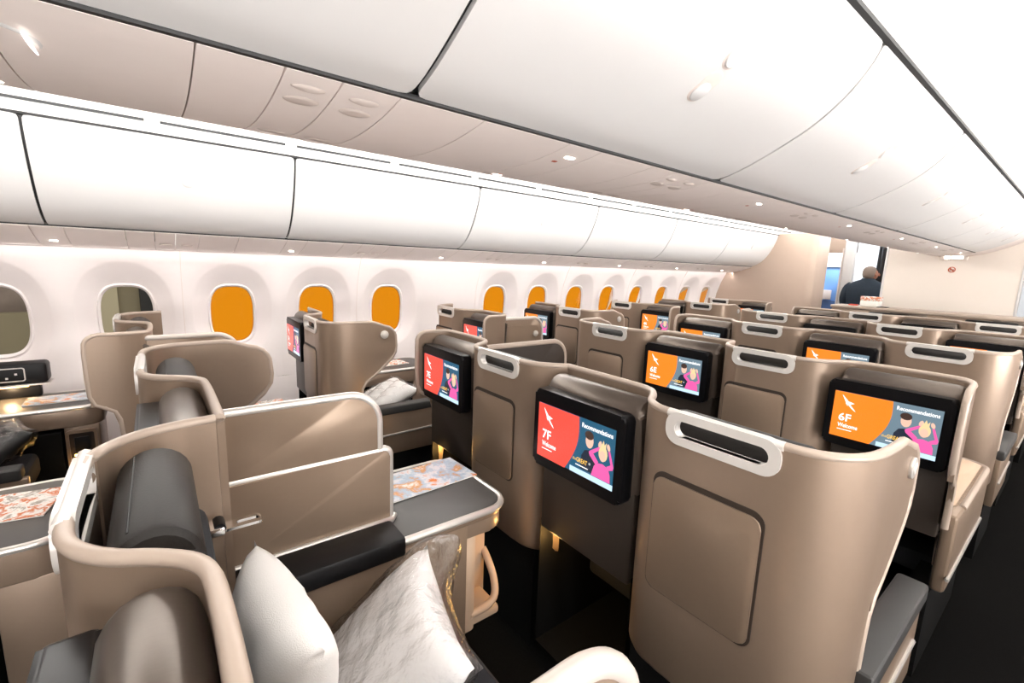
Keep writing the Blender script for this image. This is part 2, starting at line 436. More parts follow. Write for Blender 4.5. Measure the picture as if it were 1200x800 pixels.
def make_bin(prof, sgn, y0, y1, label, group, big):
    root = empty('overhead_bin', (0, y0, 0), label, 'overhead bin', group)
    L = round(y1-y0, 3)
    link('door', cached(('bd', prof[0], sgn, L), lambda: bin_meshes(0, prof, sgn, 1, 0, L)), 'bin', root)
    # dark carcass behind the door: shows as the black gaps round it
    n = len(prof)
    def carc():
        c = [(sgn*p[0], p[1]) for p in prof]; q = []
        for i, p in enumerate(c):
            a = Vector(c[max(0, i-1)]); b = Vector(c[min(n-1, i+1)]); t = (b-a).normalized(); v = Vector((t.y, -t.x))
            v = v if v.y < 0 else -v
            q.append((p[0]-v.x*.012, p[1]-v.y*.012))
        return sweep(q, 0, L)
    link('carcass', cached(('bc', prof[0], sgn, L), carc), 'seam', root)
    if big: spots = ((.42, .58, .030, 'psu_dark'), (.43, .52, .024, 'bin'), (.59, .75, .030, 'psu_dark'), (.60, .68, .024, 'bin'))
    else: spots = ((.24, .40, .026, 'bin'), (.30, .40, .024, 'psu_dark'))
    for (a, b, hw, m) in spots:
        link('latch' if m == 'psu_dark' else 'latch_button', cached(('bl', prof[0], sgn, a, m), lambda: pill_on(prof, sgn, a, b, hw, .004, .003 if m == 'psu_dark' else .006)), m, root, (0, L*.53, 0))
    return root
SEAM_C = [-2.0, -.783, .452, 1.69, 2.92, 4.15, 5.38, 6.42, 7.42]
pos_c = ['aft end of the row', 'over the two nearest seats', 'with large double latch above screen 7F', 'over the row with screen 6F', 'over the fourth row of screens', 'over the row behind the front seats', 'over the front row', 'ending at the cream bulkhead']
for i, (a, b) in enumerate(zip(SEAM_C, SEAM_C[1:])):
    make_bin(CB, 1, a, b, 'white centre overhead bin, '+pos_c[i], 'centre overhead bins facing the right aisle', True)
    make_bin(CB, -1, a, b, 'white centre overhead bin facing the window seats, '+pos_c[i], 'centre overhead bins facing the left aisle', True)
SEAM_O = [-1.70, -.43, .712, 2.05, 3.42, 4.75, 6.05, 7.40]
pos_o = ['aft of the two clear windows', 'above the two clear windows', 'above the first three amber windows', 'above the blank sidewall panel', 'above the middle amber windows', 'next to last before the beige monument', 'meeting the beige monument']
for i, (a, b) in enumerate(zip(SEAM_O, SEAM_O[1:])):
    make_bin(OB, -1, a, b, 'white outboard overhead bin '+pos_o[i], 'outboard overhead bins over the windows', False)
    make_bin(OB, 1, a, b, 'white right-hand outboard overhead bin '+pos_o[i], 'right-hand outboard overhead bins', False)
# black seam lines along the bins
def seamline(name, x0, x1, z0, z1, y0, y1): return link(name, box(x0, x1, y0, y1, z0, z1), 'seam')
tr = tag(link('trim_1', box(.262, .274, YA, 7.42, 1.887, 1.897), 'seam'), 'black seam under the centre bins', kind='structure')
tag(link('trim_2', box(.733, .750, YA, 7.35, 2.214, 2.226), 'slot'), 'dark seam over the centre bins', kind='structure')
tag(link('trim_3', box(-1.866, -1.848, YA, 7.40, 2.140, 2.150), 'seam'), 'black seam over the window bins', kind='structure')
tag(link('trim_4', box(-2.215, -2.195, YA, 7.40, 1.668, 1.680), 'seam'), 'black seam under the window bins', kind='structure')
for i, (x0, x1, z0, z1) in enumerate(((-.276, -.258, 1.8985, 1.912), (-.750, -.733, 2.214, 2.226), (1.848, 1.866, 2.14, 2.15), (2.195, 2.215, 1.668, 1.68))):
    tag(link('trim_%d' % (5+i), box(x0, x1, YA, 7.4, z0, z1), 'seam'), 'black seam beside the bins', kind='structure')

# passenger service panels: keel-shaped strip below the centre bins, flat strips below the window bins
def KZ(x): return 1.862+.35*x*x
def keel(y0, y1):
    prof = [(x, KZ(x)) for x in [-.262+.524*i/20 for i in range(21)]]
    return solid_sweep(prof, y0+.0015, y1-.0015, .012, .002)
def oprof(side): return [(side*2.20, 1.664), (side*2.26, 1.640), (side*2.36, 1.606), (side*2.47, 1.579), (side*2.55, 1.566), (side*2.575, 1.57)]
PB = [0, .211, .497, .627, .88, 1.014, 1.116, 1.235]
kinds = ['plain', 'plain', 'sign', 'plain', 'plain', 'light', 'light']
strip = empty('service_panel_strip', (0, 0, 0), 'warm white strip of service panels under the centre bins', None, None, 'structure')
link('backing', sweep([(x, KZ(x)+.014) for x in [-.26+.52*i/10 for i in range(11)]], YA, 7.42), 'psu_dark', strip)
for per in range(-3, 7):
    base = .433+1.235*per-.0
    for k in range(7):
        y0, y1 = base+PB[k], base+PB[k+1]
        if y1 > 7.45 or y0 < YA: continue
        p = link('service_panel', cached(('keel', k), lambda: keel(0, PB[k+1]-PB[k])), 'psu', strip, (0, y0, 0))
        m = (y1-y0)/2
        for sx in (-1, 1):
            zf = KZ
            if kinds[k] == 'light':
                x = sx*.15
                link('reading_light', cached(('rl', sx), lambda: mesh([(sx*.15+.020*math.cos(a)*s, .035*math.sin(a)*s, zf(sx*.15+.020*math.cos(a)*s)-h) for s, h in ((1, .0005), (.8, .003), (.3, .002)) for a in [2*math.pi*i/16 for i in range(16)]],
                     [(k2*16+i, k2*16+(i+1) % 16, k2*16+16+(i+1) % 16, k2*16+16+i) for k2 in range(2) for i in range(16)]+[tuple(range(32, 48))], 40)), 'psu_dark', p, (0, m, 0))
                link('air_nozzle', cached(('an', sx), lambda: mesh([(sx*.21+.013*math.cos(a)*s, .033*math.sin(a)*s, zf(sx*.21+.013*math.cos(a)*s)-h) for s, h in ((1, .0005), (.7, .004)) for a in [2*math.pi*i/16 for i in range(16)]],
                     [(i, (i+1) % 16, 16+(i+1) % 16, 16+i) for i in range(16)]+[tuple(range(16, 32))], 40)), 'psu_dark', p, (0, m, 0))
            if kinds[k] == 'sign':
                link('lit_seatbelt_sign', cached(('sg', sx), lambda: mesh([(sx*x, y, zf(x)-.0012) for x, y in rrect(.185, 0, .014, .036, .006)], [tuple(range(28))], 0)), 'glow', p, (0, m+.01, 0))
                link('no_smoking_sign', cached(('ns', sx), lambda: mesh([(sx*x, y, zf(x)-.0012) for x, y in rrect(.14, 0, .014, .02, .005)], [tuple(range(28))], 0)), 'orange_ic', p, (0, m-.01, 0))
dish = link('lamp_dish', mesh([(.10+.055*math.cos(a)*q, .075*math.sin(a)*q, KZ(.10+.055*math.cos(a)*q)-h) for q, h in ((1, .0008), (.92, .004), (.6, .002), (.2, .0015)) for a in [2*math.pi*i/24 for i in range(24)]],
     [(k2*24+i, k2*24+(i+1) % 24, k2*24+24+(i+1) % 24, k2*24+24+i) for k2 in range(3) for i in range(24)]+[tuple(range(72, 96))], 40), 'bin', strip, (.03, -.185, .006))
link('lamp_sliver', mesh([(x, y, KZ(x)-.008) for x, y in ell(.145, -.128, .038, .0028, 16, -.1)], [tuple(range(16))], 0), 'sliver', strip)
for side in (-1, 1):
    st = empty('service_panel_strip', (0, 0, 0), 'warm white strip of service panels above the %s windows' % ('left' if side < 0 else 'right'), None, None, 'structure')
    for per in range(-3, 7):
        base = .23+1.22*per
        for k in range(7):
            y0, y1 = base+PB[k]*.988, base+PB[k+1]*.988
            if y1 > 7.45 or y0 < YA: continue
            p = link('service_panel', cached(('op', k, side), lambda: solid_sweep(oprof(side), .0015, (PB[k+1]-PB[k])*.988-.0015, .012*side, .0015)), 'psu', st, (0, y0, 0))
            m = (y1-y0)/2
            if kinds[k] == 'light':
                link('reading_light', cached(('orl', side), lambda: disc((side*2.37, 0), 'z', .03, (1.598, 1.606), 20, .002)), 'psu_dark', p, (0, m, 0))
            if kinds[k] == 'sign':
                link('lit_seatbelt_sign', cached(('osg', side), lambda: box(side*2.40-.008, side*2.40+.008, -.016, .016, 1.592, 1.597, .002)), 'glow', p, (0, m, 0))
# cove ledge behind the panels where the wash lamps sit
for side in (-1, 1):
    tag(link('trim_%d' % (9+(side > 0)), box(min(side*2.2, side*2.62), max(side*2.2, side*2.62), YA, 7.4, 1.70, 1.72), 'psu_dark'), 'closing board above the service panels', kind='structure')

# ------------------------------------------------------------------ screen pictures
TXT = {}
def text_polys(s, bold=False):
    if s in TXT: return TXT[s]
    cu = bpy.data.curves.new('t', 'FONT'); cu.body = s; cu.resolution_u = 3
    if bold: cu.offset = .018
    o = bpy.data.objects.new('t', cu); COL.objects.link(o)
    dg = bpy.context.evaluated_depsgraph_get(); me = bpy.data.meshes.new_from_object(o.evaluated_get(dg))
    V = [(v.co.x, v.co.y) for v in me.vertices]; F = [tuple(p.vertices) for p in me.polygons]
    bpy.data.objects.remove(o); bpy.data.curves.remove(cu); bpy.data.meshes.remove(me)
    x0 = min(v[0] for v in V); x1 = max(v[0] for v in V); y0 = min(v[1] for v in V); y1 = max(v[1] for v in V)
    TXT[s] = ([((v[0]-x0)/(x1-x0), (v[1]-y0)/(y1-y0)) for v in V], F); return TXT[s]
# leaping animal emblem, drawn in a unit box
EMB = [(0, 1), (.10, .93), (.24, .80), (.36, .70), (.46, .60), (.56, .60), (.72, .56), (.86, .52), (.70, .47), (.60, .40), (.72, .28), (.86, .16), (1.0, 0), (.84, .08), (.66, .20), (.50, .34), (.40, .40), (.44, .28), (.30, .44), (.28, .54), (.20, .66), (.12, .80)]
def display_mesh(seat, red):
    W, H = .166, .094
    mats = ['s_orange', 's_red', 's_teal', 's_slate', 's_white', 's_lblue', 's_dark', 's_skin', 's_pink', 's_hair', 's_blond', 's_gold', 'bezel']
    V = []; F = []; MI = []; lay = [0]
    def poly(pts, m):
        lay[0] += 1; b = len(V); y = -.0002*lay[0]
        V.extend((p[0], y, p[1]) for p in pts); F.append(tuple(range(b, b+len(pts)))); MI.append(mats.index(m))
    def text(s, x0, y0, w, h, m, bold=False):
        lay[0] += 1; P, Q = text_polys(s, bold); b = len(V); y = -.0002*lay[0]
        V.extend((x0+p[0]*w, y, y0+p[1]*h) for p in P)
        for q in Q: F.append(tuple(b+i for i in q)); MI.append(mats.index(m))
    bg = 's_teal' if red else 's_slate'
    poly([(-W, -H), (W, -H), (W, H), (-W, H)], bg)
    poly([(-.01, -H), (W, -H), (W, -H+.018), (-.01, -H+.018)], 's_lblue')
    # standing man in dark coat
    poly([(.035, -.07), (.038, -.025), (.05, -.005), (.068, .0), (.086, -.004), (.10, -.03), (.104, -.07)], 's_dark')
    poly(ell(.068, .030, .016, .024), 's_skin'); poly(ell(.066, .047, .018, .014), 's_hair')
    # woman in pink with raised arms
    poly([(.082, -.074), (.092, -.040), (.104, -.028), (.124, -.024), (.146, -.030), (.154, -.050), (.156, -.074)], 's_pink')
    poly([(.098, -.036), (.072, -.014), (.068, -.004), (.074, .002), (.112, .028), (.116, .020), (.086, -.004), (.108, -.024)], 's_pink')
    poly([(.146, -.036), (.163, -.030), (.1655, -.020), (.150, .024), (.143, .022), (.155, -.016), (.140, -.026)], 's_pink')
    poly(ell(.124, .008, .017, .024), 's_blond'); poly(ell(.123, .000, .012, .017), 's_skin')
    poly([(.114, .026), (.113, .046), (.119, .036), (.124, .050), (.129, .036), (.135, .046), (.134, .026)], 's_blond')
    poly(ell(.111, .034, .006, .011, 10, -.3), 's_skin'); poly(ell(.144, .034, .006, .011, 10, .3), 's_skin')
    text('Recommendations', .036, .066, .122, .015, 's_white', True)
    text('the', .003, -.050, .016, .010, 's_gold'); text('GREAT', .020, -.052, .046, .015, 's_gold', True); text('*', .072, -.046, .007, .008, 's_white')
    poly([(.018, -.063), (.070, -.063), (.070, -.060), (.018, -.060)], 's_white')
    # coloured welcome field with its curved right edge
    arc = [(-.012+.034*math.sin(t*1.25)*1.05-.02*(1-t)-(.030*(1-t)**2), -H+.188*t) for t in [i/10 for i in range(11)]]
    poly([(-W, H), (-W, -H)]+[(-.030+.052*t-.012*math.sin(math.pi*t)*0+.022*math.sin(math.pi*t), -H+2*H*t) for t in [i/12 for i in range(13)]], 's_red' if red else 's_orange')
    poly([(-.140+.052*p[0], .020+.062*p[1]) for p in EMB], 's_white')
    text(seat, -.142, -.026, .042, .032, 's_white', True)
    text('Welcome', -.142, -.052, .068, .017, 's_white', True)
    poly([(-.142, -.063), (-.092, -.063), (-.092, -.060), (-.142, -.060)], 's_white')
    me = bpy.data.meshes.new('display'); me.from_pydata(V, [], F)
    for m in mats: me.materials.append(M[m])
    for p, i in zip(me.polygons, MI): p.material_index = i
    me.update(); return me

# ------------------------------------------------------------------ business suites
ZT = 1.195          # rail centre height
T = .016
S_ODD = [(.44, 0), (.505, .012), (.555, .05), (.585, .10), (.625, .14), (.68, .15)]
S_EVEN = [(.38, .15), (.44, .135), (.475, .09), (.5, .04), (.545, .006), (.6, 0)]
PATHS = {
 'ODD':   [(.07, .20), (.08, .12), (.115, .05), (.18, .008), (.26, 0)]+S_ODD+[(.92, .15), (.975, .13), (.995, .07), (1.0, 0), (1.0, -.08)],
 'ODD_E': [(-.03, .43), (-.03, .30), (-.03, .2), (-.02, .1), (.02, .03), (.09, 0), (.2, 0)]+S_ODD+[(.93, .15), (1.02, .15)],
 'EVEN':  [(.07, .15)]+S_EVEN+[(.86, 0), (.92, .01), (.968, .05), (.992, .11), (1.0, .2), (1.0, .32), (1.0, .43)],
 'EVEN_E':[(.052, -.03), (.052, .02), (.056, .08), (.075, .135), (.12, .15)]+S_EVEN+[(.86, 0), (.93, .01), (.98, .05), (1.02, .10)],
}
def seatc(kind): return .31 if kind.startswith('ODD') else .725
def recc(kind): return .780 if kind.startswith('ODD') else .265
SLOT = (.112, 1.141, 1.183)          # half width, z0, z1
def in_wing(kind, p):
    if kind == 'EVEN': return p[0] > .95 and p[1] > .19
    if kind == 'ODD_E': return p[0] < .0 and p[1] > .19
    return False
def in_aft(kind, p):
    if kind == 'ODD': return p[0] > .95 and p[1] < .10
    if kind == 'EVEN_E': return p[0] < .068 and p[1] < .10
    return False
def zlim(kind, p):
    x, y = p; z0, z1 = .45, ZT
    if in_wing(kind, p):
        if y > .36: z1 = ZT-.03-.09*(1-math.sqrt(max(0, 1-((y-.36)/.075)**2)))
        elif y > .28: z1 = ZT-.03*(y-.28)/.08
        if y > .212: z0 = .80+.20*min(1, (y-.212)/.218)
    elif in_aft(kind, p):
        y -= .05 if kind == 'EVEN_E' else 0
        z0 = .66+.21*min(1, max(0, (.035-y)/.05))
        if y < -.03: z1 = ZT-.05*(1-math.sqrt(max(0, 1-((-.03-y)/.052)**2)))
    elif y > .12 and (.6 < x < 1.1 if kind.startswith('ODD') else x < .46): z0 = .60
    return z0, z1
def shell_path(kind):
    P = smooth_path(PATHS[kind], 2); c = seatc(kind)
    # insert samples at the handle slot edges
    for xe in (c-SLOT[0], c+SLOT[0]):
        for i, (a, b) in enumerate(zip(P, P[1:])):
            if (a[0]-xe)*(b[0]-xe) < 0 and abs(a[1]) < .02 and abs(b[1]) < .02:
                P.insert(i+1, (xe, 0.0)); break
    # dense samples on straight wing
    Q = [P[0]]
    for a, b in zip(P, P[1:]):
        n = max(1, int((Vector(b)-Vector(a)).length/.025))
        if not (in_wing(kind, a) or in_wing(kind, b) or in_aft(kind, a) or in_aft(kind, b)): n = 1
        for k in range(1, n+1): Q.append((a[0]+(b[0]-a[0])*k/n, a[1]+(b[1]-a[1])*k/n))
    return Q
def shell_mesh(kind):
    P = shell_path(kind); n = len(P); c = seatc(kind)
    V = []; F = []; idx = {}
    for i, p in enumerate(P):
        a = Vector(P[max(0, i-1)]); b = Vector(P[min(n-1, i+1)]); t = (b-a).normalized(); nv = Vector((t.y, -t.x))
        z0, z1 = zlim(kind, p); l1 = max(z0+.002, SLOT[1]-0) if z1 > SLOT[2]+.01 else z0+(z1-z0)*.6
        l2 = SLOT[2] if z1 > SLOT[2]+.005 else z0+(z1-z0)*.8
        mid = (z0+l1)/2
        # bottom hem tucks in slightly
        levels = [(z0, .012 if z0 < .5 else 0), (z0+.02, .002), (mid, 0), (l1, 0), (l2, 0), (z1, 0)]
        for k, (z, tuck) in enumerate(levels):
            for s in (0, 1):
                o = (T/2 if s == 0 else -T/2)
                if s == 0: o -= tuck
                idx[i, k, s] = len(V); V.append((p[0]+nv.x*o, p[1]+nv.y*o, z))
    K = 6
    def hole(i, k): return k == 3 and abs((P[i][0]+P[i+1][0])/2-c) < SLOT[0] and abs(P[i][1]) < .01 and abs(P[i+1][1]) < .01
    for i in range(n-1):
        for k in range(K-1):
            if hole(i, k): continue
            for s in (0, 1): F.append((idx[i, k, s], idx[i+1, k, s], idx[i+1, k+1, s], idx[i, k+1, s]))
        for k in (0, K-1): F.append((idx[i, k, 0], idx[i+1, k, 0], idx[i+1, k, 1], idx[i, k, 1]))
        if hole(i, 3):
            for k in (3, 4): F.append((idx[i, k, 0], idx[i+1, k, 0], idx[i+1, k, 1], idx[i, k, 1]))
    for i in (0, n-1):
        for k in range(K-1): F.append((idx[i, k, 0], idx[i, k+1, 0], idx[i, k+1, 1], idx[i, k, 1]))
    return mesh(V, F, 40)
def rail_mesh(kind):
    P = shell_path(kind)
    pts = [(p[0], p[1], zlim(kind, p)[1]) for p in P]
    AR = [(-.083, 1.12), (-.083, 1.0), (-.080, .92), (-.065, .88), (-.03, .86), (.0, .84), (.015, .80), (.02, .72), (.02, .66)]
    WR = [(.435, 1.04), (.43, 1.0), (.40, .955), (.32, .885), (.24, .825), (.215, .785), (.21, .72), (.21, .60)]
    if kind == 'EVEN': pts += [(1.0, a, b) for a, b in WR]
    if kind == 'ODD_E': pts = [(-.03, a, b) for a, b in WR[::-1]]+pts
    if kind == 'ODD': pts += [(1.0, a, b) for a, b in AR]
    if kind == 'EVEN_E': pts = [(.052, a+.051, b) for a, b in AR[::-1]]+pts
    return tube(pts, .0108, 8, .0105)
def roundtop(x0, x1, y0, y1, z0, z1, bev=.008, n=10):
    r = (y1-y0)/2; poly = [(y0, z0)]+[((y0+y1)/2-r*math.cos(math.pi*i/n), z1-r+r*math.sin(math.pi*i/n)) for i in range(n+1)]+[(y1, z0)]
    return prism(poly, 'x', x0, x1, bev, 3)
def console_poly(x0, x1, y0, y1, r, both=True, side=1):
    pts = [(x0, y0), (x1, y0)]
    for (cx, a0, on) in ((x1-r, 0, both or side > 0), (x0+r, 90, both or side < 0)):
        if on: pts += [(cx+r*math.cos(R(a0+90*i/6)), y1-r+r*math.sin(R(a0+90*i/6))) for i in range(7)]
        else: pts.append((x1 if a0 == 0 else x0, y1))
    return pts
def wall_plate(x, th, y0, y1, z0, z1, r):
    poly = [(y0, z0), (y1, z0)]+[(y1-r+r*math.cos(R(90*i/7)), z1-r+r*math.sin(R(90*i/7))) for i in range(8)]+[(y0, z1)]
    return prism(poly, 'x', x-th/2, x+th/2, .004)
def plate_rim(x, y0, y1, z0, z1, r, rad=.009):
    p = [(x, y1, z0)]+[(x, y1-r+r*math.cos(R(90*i/14)), z1-r+r*math.sin(R(90*i/14))) for i in range(15)]+[(x, y0, z1)]
    return tube(p, rad, 12)

def suite(kind, loc, label, seat_text, red, aisle_divider=False, wide_console=True, group='business class suites', amber=False, inner_divider=False, seatbelt=False, dark_display=False):
    root = empty('business_suite', loc, label, 'suite', group)
    c, rc = seatc(kind), recc(kind)
    def part(name, key, fn, m, parent=None, loc=(0, 0, 0)):
        return link(name, cached((kind,)+tuple(key) if isinstance(key, tuple) else (kind, key), fn), m, parent or root, loc)
    part('shell', 'shell', lambda: shell_mesh(kind), 'taupe')
    part('rail', 'rail', lambda: rail_mesh(kind), 'rail')
    # handle frame round the slot, dark bar inside
    part('handle', 'handle', lambda: ringplate(rrect(c, 1.162, .276, .084, .036), rrect(c, 1.162, .226, .042, .0205), 'y', -.0125, .0125), 'white_handle')
    part('rail_grip', 'grip', lambda: tube([(c-.138+.276*i/8, 0, ZT) for i in range(9)], .0118, 8, .0115), 'white_handle')
    # pocket door with its dark groove
    pd = part('pocket_groove', 'groove', lambda: prism(rrect(c-.018, .865, .284, .338, .03), 'y', -.0092, -.006), 'groove')
    part('pocket_door', 'pdoor', lambda: prism(rrect(c-.019, .8605, .274, .319, .026), 'y', -.0140, -.008, .003), 'panel')
    hx0, hx1 = (.605, .985) if kind == 'ODD' else (.605, 1.0) if kind == 'ODD_E' else (.07, .478) if kind == 'EVEN' else (.068, .478)
    # hood, lower panel and screen in the recess
    part('hood', 'hood', lambda: roundtop(hx0, hx1, .040, .142, .88, 1.182, .03), 'hood')
    part('lower_panel', 'lpan', lambda: box(hx0+.004, hx1-.004, .043, .14, .60, .90, .01), 'darkpanel')
    sc = part('screen', 'screen', lambda: prism(rrect(rc, 1.004, .388, .272, .018), 'y', -.006, .046, .010, 3), 'bezel')
    d = link('display', display_mesh(seat_text, red), None, sc, (rc-.002, -.0064, 1.0)); d['label'] = 'lit screen picture reading %s Welcome' % seat_text
    # footwell of the seat behind
    x0, x1 = (.60, .985) if kind.startswith('ODD') else (.06, .475)
    def fw():
        V = []; F = []
        for y in (.06, .80):
            V += [(x0, y, .10), (x0, y, .62), (x1, y, .62), (x1, y, .10)]
        F = [(0, 1, 5, 4), (1, 2, 6, 5), (2, 3, 7, 6), (4, 5, 6, 7), (0, 3, 7, 4)]
        return mesh(V, F, 0)
    part('footwell', 'footwell', fw, 'matteblack')
    part('footrest_cushion', 'frest', lambda: box(x0+.02, x1-.02, .32, .78, .30, .40, .02), 'navy')
    # seat
    part('seat_base', 'sbase', lambda: box(c-.20, c+.20, .10, .66, .0, .44, .01), 'matteblack')
    part('seat_cushion', 'cush', lambda: box(c-.215, c+.215, .11, .72, .43, .555, .035, 3), 'navy')
    part('backrest', 'back', lambda: box(c-.205, c+.205, .06, .17, .50, 1.03, .03, 3), 'navy')
    hr = part('headrest', 'head', lambda: roundtop(c-.175, c+.175, .035, .150, .78, 1.180, .022, 12), 'leather')
    part('headrest_seam', 'hseam', lambda: tube([(c-.150+.300*i/8, .0925-.0572*math.cos(1.05), 1.1225+.0572*math.sin(1.05)) for i in range(9)], .0018, 6), 'black', hr)
    part('side_pad', 'spad', lambda: roundtop(c+.165, c+.19, .04, .13, .80, 1.10, .008), 'black', hr)
    # plinth
    part('plinth', 'plinth', lambda: box(c-.22, c+.22, .04, .12, 0, .46), 'matteblack')
    # console beside the seat
    if kind == 'ODD_E': cx0, cx1, sd = .60, 1.03, 1
    elif kind == 'ODD': cx0, cx1, sd = .86, 1.02, 1
    elif kind == 'EVEN': cx0, cx1, sd = .09, .47, -1
    else: cx0, cx1, sd = .02, .47, -1
    y1c = .97 if kind != 'ODD' else .87
    zt = .75 if kind != 'ODD' else .70
    body = part('console', 'console', lambda: prism(console_poly(cx0, cx1, .18, y1c, .08), 'z', zt-(.034 if kind == 'ODD_E' else .11), zt-.012, .004), 'taupe')
    if kind not in ('ODD_E', 'ODD'): part('console_cabinet', 'ccab', lambda: box(cx0+.01, cx1-.01, .81, y1c-.02, .12, zt-.11, .006), 'taupe', body)
    part('console_top', 'ctop', lambda: prism(console_poly(cx0+.008, cx1-.008, .18, y1c-.008, .075), 'z', zt-.012, zt, .003), 'grey' if kind != 'ODD' else 'cream', body)
    part('console_trim', 'ctrim', lambda: tube([(p[0], p[1], zt-.008) for p in console_poly(cx0, cx1, .2, y1c, .08)[1:]+[(cx0, .2)]], .012, 8), 'silver' if kind != 'ODD' else 'rail', body)
    if kind == 'ODD_E':
        part('console_body_panel', 'cbody', lambda: box(cx1-.04, cx1-.001, .18, .80, .12, .728, .003), 'panel', body)
        part('console_lip', 'clip', lambda: prism(console_poly(cx0+.002, cx1-.002, .795, y1c-.002, .08), 'z', zt-.085, zt-.03, .006), 'taupe', body)
        part('arm_pad', 'apad', lambda: box(1.005-.075, 1.048, .16, .58, .705, .765, .01), 'black', body)
        # bottle cubby on the front corner
        part('cubby_frame', 'cub', lambda: box(cx1-.16, cx1-.012, .80, .845, .30, .70, .012), 'cream', body)
        part('cubby_back', 'cub2', lambda: box(cx1-.17, cx1-.14, .80, .97, .30, .70, .008), 'cream', body)
        def loop():
            pts = [(cx1-.022, .83, .36), (cx1-.022, .90, .36), (cx1-.03, .945, .375), (cx1-.07, .965, .42), (cx1-.12, .967, .47), (cx1-.15, .967, .49)]
            return tube(smooth_path(pts, 2), .014, 8)
        part('cubby_loop', 'cub3', loop, 'cream', body)
        part('cubby_floor', 'cub4', lambda: box(cx1-.16, cx1-.02, .82, .955, .31, .345, .01), 'cream', body)
    if inner_divider:
        lo = part('lower_divider', 'ldiv', lambda: wall_plate(.905, .03, .15, .585, .752, .985, .02), 'panel')
        part('trim', 'ldt', lambda: plate_rim(.905, .15, .587, .76, .985, .02, .013), 'silver', lo)
        part('base_trim', 'ldb', lambda: tube([(.922, .16, .757), (.922, .59, .757), (.905, .604, .757), (.888, .59, .757)], .010, 8), 'silver', lo)
        up = part('upper_divider', 'udiv', lambda: wall_plate(.905, .018, .15, .555, .98, 1.168, .09), 'panel')
        part('trim', 'udt', lambda: plate_rim(.905, .15, .556, .99, 1.168, .09, .012), 'silver', up)
        part('edge_trim', 'ude', lambda: tube([(.922, .150, .76), (.922, .150, 1.165)], .005, 6), 'silver', up)
    if kind == 'EVEN':
        ar = part('armrest', 'arm', lambda: box(.962, 1.04, .20, .745, .600, .655, .012, 3), 'greypad')
        part('armrest_panel', 'armp', lambda: box(.985, 1.028, .20, .76, .33, .602, .006), 'panel', ar)
        part('armrest_plinth', 'armq', lambda: box(.94, 1.0, .20, .74, 0, .34), 'matteblack', ar)
        part('armrest_trim', 'armt', lambda: tube([(1.030, .24, .46), (1.030, .72, .47)], .007, 6), 'silver', ar)
        part('button', 'btn', lambda: disc((.355, 1.115), 'x', .026, (1.006, 1.016), 24, .003), 'silver')
        part('button_center', 'btnc', lambda: disc((.355, 1.115), 'x', .014, (1.015, 1.018), 20, .001), 'white_handle')
    if kind == 'ODD':
        ap = part('aisle_panel', 'aisle', lambda: box(.982, 1.028, .07, .86, .38, .70, .018, 3), 'panel')
        part('aisle_plinth', 'aislep', lambda: box(.92, .99, .06, .84, 0, .37), 'matteblack', ap)
        part('aisle_trim', 'aislet', lambda: tube([(1.030, .06, .45), (1.030, .82, .45)], .007, 6), 'silver', ap)
        if aisle_divider:
            dv = part('aisle_divider', 'adiv', lambda: wall_plate(.965, .018, .10, .505, .69, 1.165, .10), 'taupe')
            part('divider_rim', 'adr', lambda: plate_rim(.965, .10, .505, .70, 1.165, .10, .014), 'rim', dv)
            part('divider_inset', 'adi', lambda: prism(rrect(.29, .92, .36, .38, .05), 'x', .9735, .9755), 'panel', dv)
            part('button', 'adb', lambda: disc((.43, 1.04), 'x', .024, (.973, .988), 24, .004), 'silver', dv)
    if kind == 'EVEN_E' and aisle_divider:
        dv = part('aisle_divider', 'adiv', lambda: wall_plate(.49, .022, .10, .60, .75, 1.175, .09), 'groove')
        part('divider_rim', 'adr', lambda: plate_rim(.49, .10, .60, .76, 1.175, .09, .014), 'rail', dv)
    if seatbelt:
        sb = part('seatbelt', 'belt', lambda: tube(smooth_path([(c-.16, .12, .99), (c-.17, .17, .93), (c-.13, .20, .80), (c-.12, .21, .62)], 2), .024, 6, .004), 'black')
        part('buckle', 'bk', lambda: box(c-.215, c-.165, .15, .20, .955, .975, .005), 'chrome', sb)
        part('buckle_roller', 'bk1', lambda: tube([(c-.21, .19, .97), (c-.17, .19, .97)], .012, 10), 'black', sb)
        part('buckle_tongue', 'bk2', lambda: ringplate(rrect(c-.19, .235, .034, .075, .008), rrect(c-.19, .245, .018, .044, .006), 'z', .958, .964), 'chrome', sb)
    if amber:
        l = bpy.data.lights.new('footwell_lamp', 'POINT'); l.energy = 1.3; l.color = (1, .55, .16); l.shadow_soft_size = .02
        lo = bpy.data.objects.new('footwell_lamp', l); COL.objects.link(lo); lo.parent = root; lo.location = (x0+.045, .07, .55)
        part('footwell_light', 'fwl', lambda: box(x0+.004, x0+.012, .18, .26, .50, .53, .003), 'amberglow')
    return root

